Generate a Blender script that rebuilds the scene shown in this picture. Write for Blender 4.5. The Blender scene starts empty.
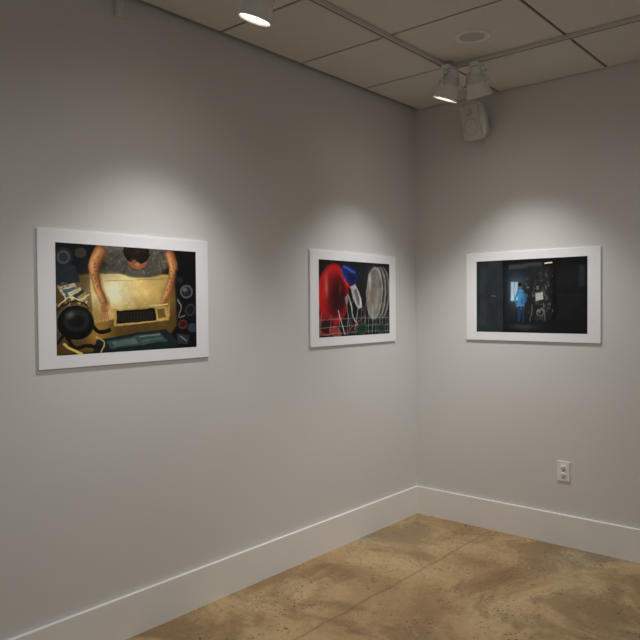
import bpy, bmesh, math, numpy as np
from mathutils import Vector, Matrix
sc=bpy.context.scene
sc.view_settings.view_transform='Standard'
rng=np.random.default_rng(5)

# ---------------------------------------------------------------- materials
def lin(c):
    return tuple(((x/255.0)/12.92 if x/255.0<=0.04045 else ((x/255.0+0.055)/1.055)**2.4) for x in c)
def mat(name,col,rough=0.6,metal=0.0,noise=0.0,scale=20,bump=0.0,bscale=200,emit=None,estr=0,spec=0.5):
    m=bpy.data.materials.new(name); m.use_nodes=True
    nt=m.node_tree; b=nt.nodes['Principled BSDF']
    c=lin(col)+(1,)
    b.inputs['Base Color'].default_value=c
    b.inputs['Roughness'].default_value=rough
    b.inputs['Metallic'].default_value=metal
    b.inputs['Specular IOR Level'].default_value=spec
    tc=nt.nodes.new('ShaderNodeTexCoord')
    if noise>0:
        n=nt.nodes.new('ShaderNodeTexNoise'); n.inputs['Scale'].default_value=scale; n.inputs['Detail'].default_value=5
        nt.links.new(tc.outputs['Object'],n.inputs['Vector'])
        r=nt.nodes.new('ShaderNodeValToRGB')
        r.color_ramp.elements[0].position=.3; r.color_ramp.elements[1].position=.7
        r.color_ramp.elements[0].color=tuple(x*(1-noise) for x in c[:3])+(1,)
        r.color_ramp.elements[1].color=tuple(min(1,x*(1+noise)) for x in c[:3])+(1,)
        nt.links.new(n.outputs['Fac'],r.inputs['Fac']); nt.links.new(r.outputs['Color'],b.inputs['Base Color'])
    if bump>0:
        n2=nt.nodes.new('ShaderNodeTexNoise'); n2.inputs['Scale'].default_value=bscale; n2.inputs['Detail'].default_value=3
        nt.links.new(tc.outputs['Object'],n2.inputs['Vector'])
        bp=nt.nodes.new('ShaderNodeBump'); bp.inputs['Strength'].default_value=bump; bp.inputs['Distance'].default_value=.002
        nt.links.new(n2.outputs['Fac'],bp.inputs['Height']); nt.links.new(bp.outputs['Normal'],b.inputs['Normal'])
    if emit:
        b.inputs['Emission Color'].default_value=lin(emit)+(1,); b.inputs['Emission Strength'].default_value=estr
    return m
M_wall=mat('wall_paint',(220,219,217),.75,noise=.012,scale=2,bump=.08,bscale=160,spec=.25)
M_base=mat('trim_paint',(240,239,236),.4,noise=.01,scale=6)
M_tile=mat('ceiling_tile',(226,223,217),.9,noise=.03,scale=90,bump=.25,bscale=120,spec=.2)
M_grid=mat('ceiling_grid',(96,92,86),.6)  # T-bars coloured dark to hold the recess shadow between tiles
M_plen=mat('plenum_dark',(30,28,26),.9)  # dark sheet above the tiles, shade of the ceiling gaps put into its colour
M_board=mat('white_board',(248,249,253),.5,noise=.004,scale=5)
M_white=mat('white_enamel',(240,239,236),.3,noise=.01,scale=10)
M_grey=mat('grey_plastic',(200,198,194),.5,noise=.02,scale=30)
M_dark=mat('dark_slot',(30,29,28),.6)
M_grille=mat('speaker_grille',(214,212,208),.55,noise=.15,scale=420,bump=.4,bscale=500)
M_refl=mat('reflector',(240,240,240),.25,metal=.9,emit=(255,244,225),estr=.8)
M_bulb=mat('bulb',(255,250,240),.3,emit=(255,246,228),estr=14.0)
M_rail=mat('rail_paint',(206,203,197),.45)

# floor concrete
def floor_mat():
    m=bpy.data.materials.new('stained_concrete'); m.use_nodes=True
    nt=m.node_tree; L=nt.links; b=nt.nodes['Principled BSDF']
    N=nt.nodes.new; tc=N('ShaderNodeTexCoord')
    def noise(s,d=6,dist=0,rough=.55):
        n=N('ShaderNodeTexNoise'); n.inputs['Scale'].default_value=s; n.inputs['Detail'].default_value=d
        n.inputs['Distortion'].default_value=dist; n.inputs['Roughness'].default_value=rough
        L.new(tc.outputs['Object'],n.inputs['Vector']); return n
    def ramp(src,stops):
        r=N('ShaderNodeValToRGB'); e=r.color_ramp.elements
        while len(e)<len(stops): e.new(.5)
        for i,(p,c) in enumerate(stops): e[i].position=p; e[i].color=tuple(c)+(1,)
        L.new(src,r.inputs['Fac']); return r
    def mix(a,bb,f,mode='MIX'):
        x=N('ShaderNodeMix'); x.data_type='RGBA'; x.blend_type=mode
        for s,i in ((a,6),(bb,7)):
            if hasattr(s,'default_value') or hasattr(s,'links'): L.new(s,x.inputs[i])
            else: x.inputs[i].default_value=tuple(s)+(1,)
        if isinstance(f,float): x.inputs[0].default_value=f
        else: L.new(f,x.inputs[0])
        return x.outputs[2]
    base=ramp(noise(1.3,8,.6).outputs['Fac'],[(.34,lin((138,108,68))),(.45,lin((172,142,98))),(.56,lin((190,162,116))),(.68,lin((176,160,128)))])
    big=ramp(noise(1.6,10,.8,.68).outputs['Fac'],[(.48,(0,0,0)),(.57,(1,1,1))])
    c=mix(base.outputs['Color'],lin((116,88,54)),big.outputs['Color'])
    x0=mix(base.outputs['Color'],c,.58)
    mot=ramp(noise(34,8,0,.8).outputs['Fac'],[(.35,(.80,.80,.80)),(.65,(1.10,1.10,1.10))])
    c=mix(x0,mot.outputs['Color'],1.0,'MULTIPLY')
    for scl,thr in ((24,.17),(44,.27),(80,.30)):
        v=N('ShaderNodeTexVoronoi'); v.inputs['Scale'].default_value=scl; L.new(tc.outputs['Object'],v.inputs['Vector'])
        sp=ramp(v.outputs['Distance'],[(thr*.6,(1,1,1)),(thr,(0,0,0))])
        area=ramp(noise(1.9+scl*.02,6,0,.7).outputs['Fac'],[(.49,(0,0,0)),(.57,(.95,.95,.95))])
        spm=N('ShaderNodeMath'); spm.operation='MULTIPLY'; L.new(sp.outputs['Color'],spm.inputs[0]); L.new(area.outputs['Color'],spm.inputs[1])
        c=mix(c,lin((64,48,34)),spm.outputs[0])
    sx=N('ShaderNodeSeparateXYZ'); L.new(tc.outputs['Object'],sx.inputs[0])
    wob=noise(5,4)
    a=N('ShaderNodeMath'); a.operation='MULTIPLY_ADD'; L.new(wob.outputs['Fac'],a.inputs[0]); a.inputs[1].default_value=.05; L.new(sx.outputs['X'],a.inputs[2])
    s=N('ShaderNodeMath'); s.operation='SUBTRACT'; L.new(a.outputs[0],s.inputs[0]); s.inputs[1].default_value=.585
    ab=N('ShaderNodeMath'); ab.operation='ABSOLUTE'; L.new(s.outputs[0],ab.inputs[0])
    j=ramp(ab.outputs[0],[(.002,(.6,.6,.6)),(.010,(0,0,0))])
    c=mix(c,lin((104,80,54)),j.outputs['Color'])
    L.new(c,b.inputs['Base Color'])
    rr=ramp(noise(6,5).outputs['Fac'],[(.3,(.24,.24,.24)),(.7,(.42,.42,.42))])
    L.new(rr.outputs['Color'],b.inputs['Roughness']); b.inputs['Specular IOR Level'].default_value=.45
    bp=N('ShaderNodeBump'); bp.inputs['Strength'].default_value=.1; bp.inputs['Distance'].default_value=.003
    L.new(noise(60,5).outputs['Fac'],bp.inputs['Height']); L.new(bp.outputs['Normal'],b.inputs['Normal'])
    return m
M_floor=floor_mat()

# ---------------------------------------------------------------- mesh helpers
def obj(name,bm,mats,parent=None,smooth=False):
    me=bpy.data.meshes.new(name); bm.normal_update(); bm.to_mesh(me); bm.free()
    for m in (mats if isinstance(mats,(list,tuple)) else [mats]): me.materials.append(m)
    o=bpy.data.objects.new(name,me); sc.collection.objects.link(o)
    if smooth:
        for p in me.polygons: p.use_smooth=True
    if parent: o.parent=parent
    return o
def box(bm,lo,hi,mi=0,bev=0,mtx=None):
    lo=Vector(lo);hi=Vector(hi)
    r=bmesh.ops.create_cube(bm,size=1); vs=r['verts']
    for v in vs: v.co=Vector([lo[i]+(v.co[i]+.5)*(hi[i]-lo[i]) for i in range(3)])
    fs=set(f for v in vs for f in v.link_faces)
    if bev:
        es=list(set(e for v in vs for e in v.link_edges))
        rb=bmesh.ops.bevel(bm,geom=es,offset=bev,segments=3,profile=.5,affect='EDGES')
        vs=list(set(v for f in rb['faces'] for v in f.verts)|set(v for v in vs if v.is_valid))
        fs=set(f for v in vs for f in v.link_faces)
    for f in fs: f.material_index=mi
    if mtx:
        for v in vs: v.co=mtx@v.co
    return vs
def lathe(bm,prof,n=40,mi=0,mtx=None):
    rings=[]
    for r,z in prof:
        rings.append([bm.verts.new((r*math.cos(2*math.pi*i/n),r*math.sin(2*math.pi*i/n),z)) for i in range(n)])
    for a,b in zip(rings[:-1],rings[1:]):
        for i in range(n):
            f=bm.faces.new((a[i],a[(i+1)%n],b[(i+1)%n],b[i])); f.material_index=mi; f.smooth=True
    if mtx:
        for rg in rings:
            for v in rg: v.co=mtx@v.co
    return rings
def cyl(bm,p0,p1,r,n=20,mi=0):
    p0=Vector(p0);p1=Vector(p1);d=p1-p0
    m=Matrix.Translation(p0)@d.to_track_quat('Z','Y').to_matrix().to_4x4()
    L=d.length
    lathe(bm,[(0.0001,0),(r,0),(r,L),(0.0001,L)],n,mi,m)

H=2.69; X1=6.0; Y1=-6.5
# ---------------------------------------------------------------- room
bm=bmesh.new(); box(bm,(-.12,Y1,-.1),(0,0.12,H+.12)); obj('wall_left',bm,M_wall)
bm=bmesh.new(); box(bm,(0,0,-.1),(X1,.12,H+.12)); obj('wall_right',bm,M_wall)
bm=bmesh.new(); box(bm,(-.12,Y1,-.12),(X1,.12,0)); fl=obj('floor',bm,M_floor)
bm=bmesh.new()
box(bm,(0,Y1,H+.05),(X1,0,H+.1),2)
gx=[.028]; x=.60
while x<X1: gx.append(x); x+=.64
gx.append(X1)
y=-.60
gy=[-.004]
while y>Y1: gy.append(y); y-=.565
gy.append(Y1)
for i in range(len(gx)-1):
    for j in range(len(gy)-1):
        box(bm,(gx[i]+.007,gy[j+1]+.007,H),(gx[i+1]-.007,gy[j]-.007,H+.02),0,.003)
for xx in gx[1:-1]: box(bm,(xx-.011,Y1,H+.006),(xx+.011,-.004,H+.03),1)
for yy in gy[1:-1]: box(bm,(.028,yy-.011,H+.0061),(X1,yy+.011,H+.0301),1)
obj('ceiling',bm,[M_tile,M_grid,M_plen])
def baseboard(name,along,L):
    bb=.181; prof=[(0,0),(.015,0),(.015,bb-.0015),(.0135,bb),(0,bb)]
    bm=bmesh.new(); e=[]
    for s in (0,1):
        ring=[]
        for d,z in prof:
            if along=='y': co=(d,-(d if s==0 else L),z)
            else: co=((d if s==0 else L),-d,z)
            ring.append(bm.verts.new(co))
        e.append(ring)
    n=len(prof)
    for i in range(n): bm.faces.new((e[0][i],e[0][(i+1)%n],e[1][(i+1)%n],e[1][i]))
    bm.faces.new(e[0]); bm.faces.new(e[1]); bmesh.ops.recalc_face_normals(bm,faces=bm.faces)
    return obj(name,bm,M_base)
baseboard('baseboard_left','y',-Y1); baseboard('baseboard_right','x',X1)

# ---------------------------------------------------------------- painted prints (vertex colours)
PW,PH=480,310
class Canvas:
    def __init__(s,bg):
        s.u,s.v=np.meshgrid((np.arange(PW)+.5)/PW,(np.arange(PH)+.5)/PH)
        s.x=s.u*1.6; s.y=s.v
        wx=fractal(6); wy=fractal(6)
        s.x=s.x+wx*.006; s.y=s.y+wy*.006
        s.a=np.zeros((PH,PW,3))+np.array(bg)/255.
    def put(s,m,c,al=1.):
        m=np.clip(m,0,1)*al; c=np.array(c)/255. if not isinstance(c,np.ndarray) else c
        s.a=s.a*(1-m[...,None])+c*m[...,None]
    def ell(s,cx,cy,rx,ry,c,ang=0,soft=.006,al=1.,ring=None):
        ca,sa=math.cos(ang),math.sin(ang); dx=s.x-cx;dy=s.y-cy
        X=(dx*ca+dy*sa)/rx;Y=(-dx*sa+dy*ca)/ry; d=np.sqrt(X*X+Y*Y)
        sr=soft/min(rx,ry)
        if ring: m=np.clip((ring/min(rx,ry)/2-abs(d-1))/sr+.5,0,1)
        else: m=np.clip((1-d)/sr+.5,0,1)
        s.put(m,c,al)
    def poly(s,pts,c,soft=.005,al=1.):
        d=np.full(s.x.shape,1e9); inside=np.zeros(s.x.shape,bool); n=len(pts)
        for i in range(n):
            ax,ay=pts[i];bx,by=pts[(i+1)%n]; ex,ey=bx-ax,by-ay
            t=np.clip(((s.x-ax)*ex+(s.y-ay)*ey)/(ex*ex+ey*ey+1e-12),0,1)
            d=np.minimum(d,np.hypot(s.x-ax-t*ex,s.y-ay-t*ey))
            cond=((ay>s.y)!=(by>s.y)); xi=ax+(s.y-ay)*ex/(ey if abs(ey)>1e-9 else 1e-9)
            inside^=cond&(s.x<xi)
        sd=np.where(inside,d,-d); s.put(np.clip(sd/soft+.5,0,1),c,al)
    def line(s,pts,w,c,soft=.005,al=1.,w2=None):
        m=np.zeros(s.x.shape); n=len(pts)-1
        for i in range(n):
            ax,ay=pts[i];bx,by=pts[i+1];ex,ey=bx-ax,by-ay
            t=np.clip(((s.x-ax)*ex+(s.y-ay)*ey)/(ex*ex+ey*ey+1e-12),0,1)
            ww=w if w2 is None else w+(w2-w)*(i+t)/n
            m=np.maximum(m,np.clip((ww/2-np.hypot(s.x-ax-t*ex,s.y-ay-t*ey))/soft+.5,0,1))
        s.put(m,c,al)
    def glow(s,cx,cy,rx,ry,c,al=1.):
        s.put(np.exp(-(((s.x-cx)/rx)**2+((s.y-cy)/ry)**2)),c,al)
def fractal(base,octs=5):
    out=np.zeros((PH,PW)); amp=1.; tot=0
    for o in range(octs):
        n=base*2**o; g=rng.normal(0,1,(n+2,int(n*1.6)+3))
        yy=np.linspace(0,n,PH,endpoint=False); xx=np.linspace(0,int(n*1.6),PW,endpoint=False)
        yi=yy.astype(int);xi=xx.astype(int);fy=yy-yi;fx=xx-xi; fy=fy*fy*(3-2*fy);fx=fx*fx*(3-2*fx)
        a=g[np.ix_(yi,xi)];b_=g[np.ix_(yi,xi+1)];c_=g[np.ix_(yi+1,xi)];d=g[np.ix_(yi+1,xi+1)]
        out+=amp*((a*(1-fx)+b_*fx)*(1-fy[:,None])+(c_*(1-fx)+d*fx)*fy[:,None]); tot+=amp; amp*=.6
    return out/tot*1.6
def curve(pts,n=14):
    P=[np.array(p,float) for p in pts]; P=[2*P[0]-P[1]]+P+[2*P[-1]-P[-2]]; out=[]
    for i in range(1,len(P)-2):
        for k in range(n):
            t=k/n; a,b,c_,d=P[i-1:i+3]
            out.append(tuple(.5*((2*b)+(-a+c_)*t+(2*a-5*b+4*c_-d)*t*t+(-a+3*b-3*c_+d)*t**3)))
    out.append(tuple(P[-2])); return out
def finish_noise(c,amt,gain=1.0):
    l=gain*(1+.09*fractal(7,6)+amt*rng.normal(0,1,(PH,PW)))
    c.a=np.clip(c.a*l[...,None],0,1)

def art1():   # overhead view: person working at a lit desk
    c=Canvas((14,16,20))
    c.poly([(0,.36),(.2,.28),(.5,.26),(1.3,.24),(1.36,.75),(1.2,.90),(.4,.98),(0,1.0)],(92,70,32),.02)
    c.glow(.42,.80,.16,.16,(206,158,66),.8)
    c.poly([(.33,.27),(1.28,.25),(1.24,.68),(.90,.66),(.38,.72)],(226,190,108))
    c.glow(.60,.42,.26,.18,(255,248,204),.95); c.glow(.95,.38,.18,.16,(240,208,130),.6); c.glow(1.2,.5,.1,.2,(166,132,72),.7); c.glow(.40,.66,.08,.08,(180,140,66),.6)
    c.poly([(.0,.18),(.2,.20),(.24,.34),(.0,.38)],(40,48,54)); c.ell(.08,.13,.10,.09,(38,42,48)); c.ell(.08,.13,.07,.06,(84,92,100)); c.ell(.08,.13,.05,.04,(50,56,62)); c.ell(.25,.08,.06,.05,(60,58,50))
    for i,cc in enumerate([(206,200,176),(86,104,114),(222,210,168),(54,62,68),(186,164,112)]):
        c.poly([(.02+.045*i,.40+.02*i),(.18+.03*i,.35+.02*i),(.23+.02*i,.42+.02*i),(.06+.04*i,.47+.02*i)],cc)
        c.line([(.04+.045*i,.41+.02*i),(.17+.03*i,.37+.02*i)],.005,(60,52,40),al=.6)
    for i in range(26):
        a,b_=rng.uniform(.0,.34),rng.uniform(.34,.60); g=[(230,220,180),(40,44,48),(120,104,70),(90,110,120),(200,170,100)][i%5]
        t=rng.uniform(0,3); l_=rng.uniform(.01,.04); c.line([(a,b_),(a+l_*math.cos(t),b_+l_*math.sin(t))],rng.uniform(.008,.018),g,al=.85)
    c.line(curve([(.02,.56),(.12,.48),(.24,.50),(.33,.46)]),.010,(244,232,176)); c.line(curve([(.0,.60),(.15,.52),(.28,.54),(.34,.62)]),.012,(24,22,22))
    c.poly(curve([(.42,-.02),(.44,.09),(.54,.19),(.68,.26),(.87,.29),(1.08,.27),(1.20,.20),(1.29,.10),(1.30,-.02)]),(86,84,76),.02)
    for i in range(110):
        a,b_=rng.uniform(.48,1.25),rng.uniform(.01,.25)
        c.ell(a,b_,rng.uniform(.008,.022),rng.uniform(.005,.011),[(134,128,108),(50,50,50),(146,108,72),(70,78,80)][i%4],rng.uniform(0,3),al=.7)
    c.ell(.86,.12,.115,.09,(160,100,60)); c.ell(.86,.05,.15,.11,(26,18,15))
    for k in range(16):
        an=k*.4; c.line(curve([(.86,.04),(.86+.07*math.cos(an),.04+.05*math.sin(an)),(.86+.13*math.cos(an+.3),.05+.095*math.sin(an+.3))]),.005,(66,46,34),al=.7)
    c.ell(.86,.165,.024,.022,(196,130,84)); c.glow(.82,.14,.03,.02,(210,150,100),.7)
    sk=(196,130,78); sk2=(232,174,116); sd=(128,76,44)
    for pts,pal in ((curve([(.45,.05),(.38,.20),(.41,.36),(.48,.52)]),(.49,.59)),(curve([(1.26,.05),(1.30,.20),(1.25,.38),(1.17,.52)]),(1.15,.59))):
        c.line([(p[0]+.02,p[1]+.03) for p in pts],.12,(96,66,28),w2=.08,al=.55,soft=.04)
        c.line(pts,.125,sd,w2=.062); c.line([(p[0]-.01,p[1]) for p in pts],.09,sk,w2=.048,soft=.03); c.line([(p[0]-.02,p[1]) for p in pts],.03,sk2,w2=.018,soft=.03)
        for q in range(9):
            pp=pts[6+q*3]; c.ell(pp[0]+rng.uniform(-.02,.02),pp[1],.012,.007,(84,60,50),rng.uniform(0,3),al=.55)
        c.ell(pal[0],pal[1],.040,.05,sk)
        for k in range(4):
            ang=-.5+.32*k; q=(pal[0]+.032*math.sin(ang),pal[1]+.038*math.cos(ang)); L=(.075,.09,.085,.065)[k]
            e_=(q[0]+L*math.sin(ang*.7),q[1]+L*math.cos(ang*.7))
            c.line([q,e_],.024,sd,w2=.017); c.line([q,e_],.017,sk2,w2=.011)
        sgn=1 if pal[0]<1 else -1
        c.line([(pal[0]+sgn*.028,pal[1]-.015),(pal[0]+sgn*.06,pal[1]+.01),(pal[0]+sgn*.08,pal[1]+.045)],.02,sk2)
    c.poly([(.58,.60),(1.20,.57),(1.24,.71),(.59,.76)],(206,174,92)); c.poly([(.62,.615),(1.06,.59),(1.08,.71),(.62,.738)],(14,14,15))
    for k in range(5):
        for q in range(12): c.poly([(.64+.034*q,.632+.02*k-.0018*q),(.664+.034*q,.631+.02*k-.0018*q),(.664+.034*q,.643+.02*k-.0018*q),(.64+.034*q,.644+.02*k-.0018*q)],(50,46,36),.003)
    c.poly([(1.09,.60),(1.18,.59),(1.2,.68),(1.1,.69)],(120,98,50)); c.line([(1.0,.57),(1.22,.545)],.014,(250,232,160))
    c.line([(.50,.33),(.80,.32)],.006,(196,164,96)); c.line([(.86,.31),(1.2,.30)],.006,(170,138,80))
    c.poly([(.40,.87),(1.2,.80),(1.34,.93),(1.32,1),(.36,1)],(26,40,42)); c.poly([(.5,.89),(1.12,.83),(1.22,.92),(.55,.97)],(64,88,88)); c.poly([(.56,.90),(.82,.875),(.86,.93),(.6,.95)],(104,124,118)); c.line([(.88,.87),(1.12,.85)],.008,(150,168,150)); c.line([(.9,.91),(1.16,.89)],.006,(120,140,128))
    c.ell(.19,.71,.19,.155,(10,11,13)); c.ell(.19,.71,.19,.155,(116,106,82),ring=.008); c.ell(.205,.69,.13,.10,(40,42,42),soft=.03); c.ell(.2,.70,.085,.06,(20,21,24),soft=.02); c.glow(.14,.64,.04,.03,(120,118,108),.8)
    c.line(curve([(.02,.88),(.09,.82),(.18,.94),(.30,.92),(.46,.96)]),.034,(16,15,15)); c.line(curve([(.36,.74),(.44,.80),(.54,.79)]),.035,(16,15,15)); c.line(curve([(.08,.90),(.14,.95),(.25,1.0)]),.024,(248,214,120)); c.line(curve([(.40,.84),(.48,.9),(.44,1)]),.014,(226,196,110))
    c.poly([(1.33,.2),(1.6,.2),(1.6,1),(1.35,1)],(12,14,18),.04)
    c.ell(1.47,.42,.085,.07,(92,98,104)); c.ell(1.47,.42,.062,.05,(34,38,44)); c.glow(1.45,.40,.03,.02,(150,156,160),.8); c.ell(1.52,.61,.072,.06,(52,56,64)); c.ell(1.52,.61,.05,.04,(22,22,27)); c.ell(1.38,.30,.04,.035,(42,46,50))
    c.ell(1.42,.76,.06,.05,(104,50,40)); c.ell(1.42,.76,.04,.032,(52,24,22)); c.ell(1.54,.80,.055,.05,(46,56,76)); c.line(curve([(1.35,.50),(1.40,.58),(1.37,.68),(1.45,.67)]),.012,(146,142,126)); c.poly([(1.34,.85),(1.5,.88),(1.48,.96),(1.34,.95)],(48,54,60)); c.line([(1.38,.88),(1.46,.93)],.010,(150,150,146))
    finish_noise(c,.02); return c.a
def art2():   # open dishwasher: red bowl, blue item, utensils, plates in rack
    c=Canvas((12,11,13))
    c.glow(1.2,.2,.5,.3,(44,44,48),.8)
    c.ell(.30,.46,.33,.42,(112,10,14),.1); c.ell(.29,.45,.31,.39,(200,30,30),.1,soft=.05); c.ell(.36,.46,.23,.31,(120,10,16),.12,soft=.10); c.ell(.40,.48,.15,.22,(58,6,10),.15,soft=.10); c.glow(.15,.33,.04,.16,(244,130,114),.8); c.glow(.44,.36,.03,.07,(180,60,60),.6)
    c.ell(.14,.84,.20,.14,(168,26,30)); c.ell(.16,.86,.14,.09,(56,8,14),soft=.03); c.ell(.33,.94,.14,.07,(170,60,56),.3)
    c.poly([(.50,.04),(.78,.10),(.84,.22),(.74,.34),(.56,.26),(.47,.14)],(20,38,120),.03); c.line([(.52,.08),(.76,.15)],.03,(70,108,206),.02); c.poly([(.60,.16),(.80,.20),(.74,.31),(.62,.25)],(10,18,64),.03); c.line([(.47,.12),(.58,.28)],.02,(50,84,180),.015)
    c.line([(.46,.20),(.72,.40)],.03,(190,36,40))
    c.poly([(.66,.34),(.78,.30),(.92,.50),(.94,.62),(.84,.64),(.72,.50)],(200,200,198),.02); c.poly([(.74,.38),(.80,.37),(.89,.52),(.88,.59),(.83,.58)],(120,118,116),.02); c.glow(.90,.54,.02,.05,(255,255,255),.8)
    c.line(curve([(.60,.46),(.68,.58),(.72,.74),(.86,.90)]),.030,(196,194,192),w2=.018); c.line([(.56,.50),(.66,.92)],.014,(130,130,130)); c.line([(.84,.62),(.76,.92)],.014,(170,170,168)); c.ell(.57,.52,.03,.055,(150,150,150),-.3)
    for i in range(24):
        a,b_=rng.uniform(.50,.98),rng.uniform(.5,.95); t=rng.uniform(1,2.2); g=int(rng.integers(60,200)); c.line([(a,b_),(a+.06*math.cos(t),b_+.06*math.sin(t))],.008,(g,g,g),al=.7)
    for k in range(3):
        cx=1.40-.085*k
        c.ell(cx+.016,.43,.21,.38,(18,18,19),.08,soft=.04); c.ell(cx,.42,.20,.37,(150+16*k,148+16*k,142+16*k),.08); c.ell(cx-.014,.42,.183,.35,(84+20*k,82+20*k,78+20*k),.08,soft=.05)
    c.ell(1.20,.42,.125,.25,(158,154,144),.08,soft=.07); c.ell(1.20,.43,.09,.19,(126,120,110),.08,soft=.06); c.glow(1.11,.24,.03,.10,(240,236,226),.9); c.glow(1.26,.60,.05,.08,(196,190,176),.7)
    for k in range(9): c.line([(.05+.19*k,.70+.01*(k%2)),(.02+.19*k,1.0)],.010,(168,182,178),al=.7)
    for yv in (.76,.86,.95): c.line([(0,yv+.02),(.8,yv),(1.6,yv+.01)],.011,(146,172,164),al=.7)
    for k in range(8): c.line([(.92+.085*k,.56),(.90+.085*k,.98)],.008,(206,208,204),al=.7)
    c.ell(.92,.91,.13,.08,(34,76,56),al=.9,soft=.02); c.ell(.92,.91,.09,.05,(16,42,34),soft=.02); c.line([(.55,.97),(1.0,.72)],.014,(176,60,50)); c.line([(.40,.66),(.54,.97)],.014,(214,210,204))
    c.ell(1.38,.91,.12,.07,(54,78,74),al=.8,soft=.02); c.ell(1.38,.91,.08,.04,(24,38,38),soft=.02)
    finish_noise(c,.03); return c.a
def art3():   # dark room with a lit figure in blue left of centre
    c=Canvas((18,20,23))
    c.poly([(0,0),(.42,0),(.42,1),(0,1)],(40,47,50),.01); c.poly([(.06,.1),(.16,.1),(.16,.9),(.06,.9)],(47,55,58),.03); c.line([(.42,0),(.42,1)],.014,(12,13,15)); c.line([(.25,.5),(.31,.5)],.012,(106,108,106))
    c.poly([(.42,0),(1.6,0),(1.6,.14),(.42,.08)],(12,13,15),.03)
    c.poly([(.45,.12),(1.0,.10),(1.0,.84),(.45,.86)],(28,32,36),.08)
    c.poly([(.50,.07),(.98,.05),(.98,.11),(.5,.13)],(88,90,84),.03,al=.6)
    c.poly([(.53,.31),(.64,.31),(.64,.56),(.53,.56)],(204,224,236),.02); c.glow(.60,.42,.12,.2,(120,166,200),.5); c.line([(.585,.31),(.585,.56)],.006,(80,100,120))
    c.ell(.675,.375,.026,.036,(126,88,70)); c.ell(.675,.350,.030,.024,(20,18,18))
    c.poly(curve([(.635,.43),(.66,.405),(.69,.405),(.725,.43),(.728,.54),(.72,.67),(.635,.67),(.63,.54),(.635,.43)]),(76,152,206),.012); c.line(curve([(.64,.44),(.60,.53),(.62,.62)]),.028,(62,132,184),w2=.018); c.line(curve([(.72,.45),(.75,.55),(.71,.61)]),.028,(44,100,150),w2=.018); c.glow(.70,.58,.02,.08,(34,74,112),.6)
    c.ell(.623,.63,.012,.014,(160,112,86)); c.ell(.708,.62,.012,.014,(160,112,86))
    c.line([(.655,.66),(.645,.92)],.042,(30,60,92),w2=.026); c.line([(.702,.66),(.71,.92)],.042,(26,50,78),w2=.026); c.line([(.645,.925),(.625,.93)],.02,(12,12,14)); c.line([(.71,.925),(.735,.93)],.02,(12,12,14))
    c.poly([(.80,.10),(1.10,.12),(1.10,.80),(.80,.80)],(32,35,37),.06)
    for k in range(90):
        a,b_=rng.normal(.95,.09),rng.uniform(.12,.82); g=int(rng.integers(30,130)*(1 if .3<b_<.7 else .7)); w_=rng.uniform(.008,.04); h_=rng.uniform(.01,.06); t=rng.uniform(-.01,.01)
        c.poly([(a,b_),(a+w_,b_+t),(a+w_,b_+h_),(a+t,b_+h_)],(g,g+1,g-2),.010,al=.75)
    c.poly([(.88,.46),(.99,.45),(1.0,.55),(.89,.57)],(176,182,178),.015); c.ell(.96,.72,.05,.04,(120,126,124),ring=.010); c.line([(.82,.84),(.84,.62)],.008,(130,132,130)); c.line([(1.04,.86),(1.0,.6)],.008,(120,122,120))
    c.line([(1.03,.07),(1.12,.07)],.02,(224,218,190)); c.line([(1.16,.0),(1.16,1)],.03,(9,10,12))
    c.poly([(1.2,.2),(1.55,.16),(1.55,.85),(1.2,.82)],(24,25,29),.03); c.line([(1.2,.5),(1.55,.5)],.01,(36,38,42)); c.poly([(1.48,.12),(1.56,.12),(1.56,.4),(1.48,.4)],(38,42,50),.02)
    c.poly([(.42,.86),(1.6,.82),(1.6,1),(.42,1)],(20,21,23),.04); c.glow(.72,.92,.2,.04,(74,92,106),.6)
    finish_noise(c,.04,1.1); return c.a

M_print=bpy.data.materials.new('photo_print'); M_print.use_nodes=True
nt=M_print.node_tree; at=nt.nodes.new('ShaderNodeVertexColor'); at.layer_name='Col'
b=nt.nodes['Principled BSDF']; nt.links.new(at.outputs['Color'],b.inputs['Base Color']); b.inputs['Roughness'].default_value=.45; b.inputs['Specular IOR Level'].default_value=.25

W,Hh=.828,.539
def mounted(name,art,origin,ax):
    ax=Vector(ax); n=Vector((1,0,0)) if ax.y else Vector((0,-1,0)); up=Vector((0,0,1))
    O=Vector(origin)
    mt=Matrix((( ax.x,up.x,n.x,O.x),(ax.y,up.y,n.y,O.y),(ax.z,up.z,n.z,O.z),(0,0,0,1)))
    bm=bmesh.new(); box(bm,(0,0,0),(W,Hh,.010),0,.001)
    brd=obj(name,bm,M_board); brd.matrix_world=mt
    mx,my=.072,.051
    w=W-2*mx;h=Hh-2*my
    me=bpy.data.meshes.new('print')
    xs=np.linspace(mx,mx+w,PW); ys=np.linspace(my+h,my,PH)
    gx_,gy_=np.meshgrid(xs,ys); co=np.stack([gx_,gy_,np.full_like(gx_,.0105)],-1).reshape(-1,3)
    idx=np.arange(PW*PH).reshape(PH,PW)
    fc=np.stack([idx[1:,:-1],idx[1:,1:],idx[:-1,1:],idx[:-1,:-1]],-1).reshape(-1,4)
    me.vertices.add(len(co)); me.vertices.foreach_set('co',co.ravel())
    me.loops.add(fc.size); me.loops.foreach_set('vertex_index',fc.ravel().astype(np.int32))
    me.polygons.add(len(fc)); me.polygons.foreach_set('loop_start',(np.arange(len(fc))*4).astype(np.int32))
    me.update(calc_edges=True)
    ca=me.color_attributes.new('Col','FLOAT_COLOR','POINT')
    a=np.clip(art,0,1); l=np.where(a<=.04045,a/12.92,((a+.055)/1.055)**2.4)
    ca.data.foreach_set('color',np.concatenate([l,np.ones((PH,PW,1))],-1).ravel().astype(np.float32))
    me.materials.append(M_print)
    p=bpy.data.objects.new('print',me); sc.collection.objects.link(p); p.parent=brd
    return brd
mounted('mounted_photograph',art1(),(0,-2.6335,1.162),(0,1,0))
mounted('mounted_photograph.001',art2(),(0,-1.081,1.169),(0,1,0))
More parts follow.
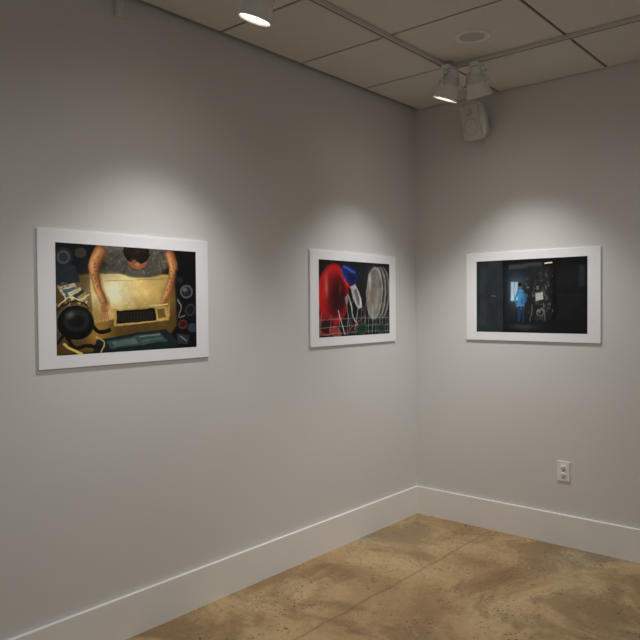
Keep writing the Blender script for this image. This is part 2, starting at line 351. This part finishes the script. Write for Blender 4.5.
mounted('mounted_photograph.002',art3(),(.381,0,1.178),(1,0,0))

# ---------------------------------------------------------------- lighting track
bm=bmesh.new()
box(bm,(.583,-5.2,H-.018),(.617,-.583,H),0,.002)
box(bm,(.617,-.617,H-.018),(4.6,-.583,H),0,.002)
box(bm,(2.503,-5.2,H-.018),(2.537,-.617,H),0,.002)  # unseen second rail, added to carry the added wash spots
box(bm,(.597,-5.19,H-.0185),(.603,-.6,H-.0175),1); box(bm,(.6,-.603,H-.0185),(4.59,-.597,H-.0175),1)
obj('lighting_track',bm,[M_rail,M_dark])

def spotlight(name,base,head,aim,target,power,size=88,blend=1.0,col=(1,.985,.96),S=1.12):
    e=bpy.data.objects.new(name,None); sc.collection.objects.link(e); e.location=base; e.empty_display_size=.05
    Hd=Vector(head)-Vector(base); d=(Vector(aim)-Vector(head)).normalized(); dl=(Vector(target)-Vector(head)).normalized()
    bm=bmesh.new()
    side=Vector((0,0,1)).cross(d).normalized()
    box(bm,(-.022,-.035,-.042),(.022,.035,-.0192),0,.004)
    cyl(bm,(0,0,-.04),(0,0,-.062),.012)
    obj('track_adapter',bm,M_white,e)
    bm=bmesh.new()
    top=Vector((0,0,-.06)); r=.060*S
    pts=[Hd+side*r, Hd+side*r+Vector((0,0,.03)), Vector((side.x*r*.8,side.y*r*.8,-.064)), top, Vector((-side.x*r*.8,-side.y*r*.8,-.064)), Hd-side*r+Vector((0,0,.03)), Hd-side*r]
    for p,q in zip(pts[:-1],pts[1:]): cyl(bm,p,q,.006,12)
    cyl(bm,Hd+side*(r+.01),Hd+side*(r-.018),.011,16); cyl(bm,Hd-side*(r+.01),Hd-side*(r-.018),.011,16)
    obj('yoke',bm,M_white,e)
    m=Matrix.Translation(Hd)@d.to_track_quat('Z','Y').to_matrix().to_4x4()@Matrix.Scale(S,4)
    bm=bmesh.new()
    prof=[(.0001,-.085),(.018,-.085),(.024,-.080),(.026,-.06),(.034,-.048),(.043,-.03),(.049,-.005),(.053,.025),(.058,.045),(.062,.05),(.062,.056),(.056,.056),(.052,.045)]
    lathe(bm,prof,48,0,m)
    for k in range(5):
        z=-.052+.011*k; rr=.036+.0042*k
        lathe(bm,[(rr-.004,z-.0015),(rr+.004,z-.0015),(rr+.004,z+.0015),(rr-.004,z+.0015)],40,0,m)
    obj('lamp_housing',bm,M_white,e,True)
    bm=bmesh.new(); lathe(bm,[(.052,.046),(.046,.02),(.03,0),(.016,-.008)],40,0,m); obj('reflector',bm,M_refl,e,True)
    bm=bmesh.new(); lathe(bm,[(.0001,.036),(.016,.034),(.030,.024),(.034,.010),(.018,-.006)],32,0,m); obj('bulb',bm,M_bulb,e,True)
    ld=bpy.data.lights.new('lamp_light','SPOT'); ld.energy=power; ld.spot_size=math.radians(size); ld.spot_blend=blend; ld.shadow_soft_size=.055; ld.color=col
    lo=bpy.data.objects.new('lamp_light',ld); sc.collection.objects.link(lo); lo.parent=e
    lo.location=Hd+d*.075; lo.rotation_mode='QUATERNION'; lo.rotation_quaternion=(-dl).to_track_quat('Z','Y')
    return e
spotlight('track_spotlight',(.60,-2.02,H),(.615,-2.05,H-.14),(0.15,-2.20,1.1),(0.22,-2.18,0),50)
spotlight('track_spotlight.001',(.63,-.66,H),(.63,-.66,H-.135),(0.1,-.68,1.1),(0.22,-.74,0),44)
spotlight('track_spotlight.002',(.765,-.60,H),(.77,-.60,H-.135),(.80,-.1,1.1),(.84,-.20,0),50)
# two unseen spots added on a second track to brighten the lower walls
spotlight('added_wash_spot_left',(2.52,-2.7,H),(2.50,-2.7,H-.14),(0,-2.3,.4),(0,-2.3,.4),44,80)
spotlight('added_wash_spot_right',(2.52,-2.2,H),(2.50,-2.18,H-.14),(1.0,0,.4),(1.0,0,.4),28,80)

# ---------------------------------------------------------------- ceiling speaker disc
bm=bmesh.new(); m=Matrix.Translation((.90,-.90,H))
lathe(bm,[(.085,0),(.085,-.004),(.080,-.008),(.066,-.009),(.062,-.005),(.060,-.004)],48,0,m)
lathe(bm,[(.062,-.0045),(.03,-.0075),(.0001,-.0085)],48,1,m)
obj('ceiling_speaker',bm,[M_white,M_grey])

# ---------------------------------------------------------------- wall speaker
e=bpy.data.objects.new('wall_speaker',None); sc.collection.objects.link(e); e.location=(.515,0,2.505)
rot=Matrix.Translation((0,-.125,0))@Matrix.Rotation(math.radians(-8),4,'Z')@Matrix.Rotation(math.radians(14),4,'X')
bm=bmesh.new()
vs=box(bm,(-.075,-.06,-.11),(.075,.07,.11),0)
for v in vs:
    if v.co.y>0: v.co.x*=.62; v.co.z*=.82
bmesh.ops.bevel(bm,geom=bm.edges[:],offset=.016,segments=4,affect='EDGES')
for v in bm.verts: v.co=rot@v.co
obj('cabinet',bm,M_white,e,True)
bm=bmesh.new(); vs=box(bm,(-.062,-.064,-.097),(.062,-.055,.097),0,.004,rot); obj('grille',bm,M_grille,e)
bm=bmesh.new(); m=rot@Matrix.Translation((0,-.066,-.03))@Matrix.Rotation(math.radians(90),4,'X')
lathe(bm,[(.050,-.004),(.050,.001),(.046,.002),(.044,-.002),(.036,-.004)],40,0,m); m2=rot@Matrix.Translation((0,-.066,.055))@Matrix.Rotation(math.radians(90),4,'X')
lathe(bm,[(.022,-.004),(.022,.001),(.019,.002),(.017,-.002),(.0001,-.001)],32,0,m2); obj('driver_rings',bm,M_grey,e,True)
bm=bmesh.new()
box(bm,(-.03,-.012,-.05),(.03,0,.05),0,.003); cyl(bm,(0,-.01,0),(0,-.07,0),.014)
cyl(bm,(0,-.12,.125),(0,-.05,.11),.007); cyl(bm,(0,-.12,-.125),(0,-.05,-.11),.007); cyl(bm,(0,-.05,.11),(0,-.05,-.11),.007)
obj('bracket',bm,M_grey,e)

# ---------------------------------------------------------------- outlet
bm=bmesh.new(); ox,oz=1.0,.432
box(bm,(ox-.036,-.006,oz-.058),(ox+.036,0,oz+.058),0,.002)
for s in (-1,1):
    zc=oz+s*.021
    mm=Matrix.Translation((ox,-.0065,zc))@Matrix.Rotation(math.radians(90),4,'X')
    lathe(bm,[(.0001,.0025),(.0155,.0025),(.0165,.001),(.0165,-.001)],28,0,mm)
    box(bm,(ox-.0075,-.0095,zc-.001),(ox-.005,-.0088,zc+.009),1); box(bm,(ox+.005,-.0095,zc),(ox+.0075,-.0088,zc+.008),1)
    cyl(bm,(ox,-.0095,zc-.008),(ox,-.0085,zc-.008),.0025,12,1)
cyl(bm,(ox,-.008,oz),(ox,-.006,oz),.003,12,1)
obj('electrical_outlet',bm,[M_white,M_dark])

bm=bmesh.new(); box(bm,(0,-2.283,2.60),(.022,-2.248,2.665),0,.005); box(bm,(.022,-2.276,2.606),(.026,-2.255,2.63),0,.002)
obj('small_wall_box',bm,M_wall)  # small box of unknown identity in wall paint, just below the ceiling

# ---------------------------------------------------------------- world ambient
w=bpy.data.worlds.new('World'); sc.world=w; w.use_nodes=True
bg=w.node_tree.nodes['Background']; bg.inputs[0].default_value=(1.0,.98,.95,1); bg.inputs[1].default_value=.215

# ---------------------------------------------------------------- camera
f,yaw,p,r,cx,cy=684.02,.70868,-.02138,-.00712,2.49503,-3.89992
f0=Vector((-math.sin(yaw),math.cos(yaw),0));r0=Vector((math.cos(yaw),math.sin(yaw),0));u0=Vector((0,0,1))
ff=f0*math.cos(p)+u0*math.sin(p);u=u0*math.cos(p)-f0*math.sin(p)
rr=r0*math.cos(r)+u*math.sin(r);uu=u*math.cos(r)-r0*math.sin(r)
cd=bpy.data.cameras.new('camera'); cam=bpy.data.objects.new('camera',cd); sc.collection.objects.link(cam)
cd.sensor_width=36; cd.lens=36*f/640; cd.clip_start=.02
cam.matrix_world=Matrix(((rr.x,uu.x,-ff.x,cx),(rr.y,uu.y,-ff.y,cy),(rr.z,uu.z,-ff.z,1.4),(0,0,0,1)))
sc.camera=cam
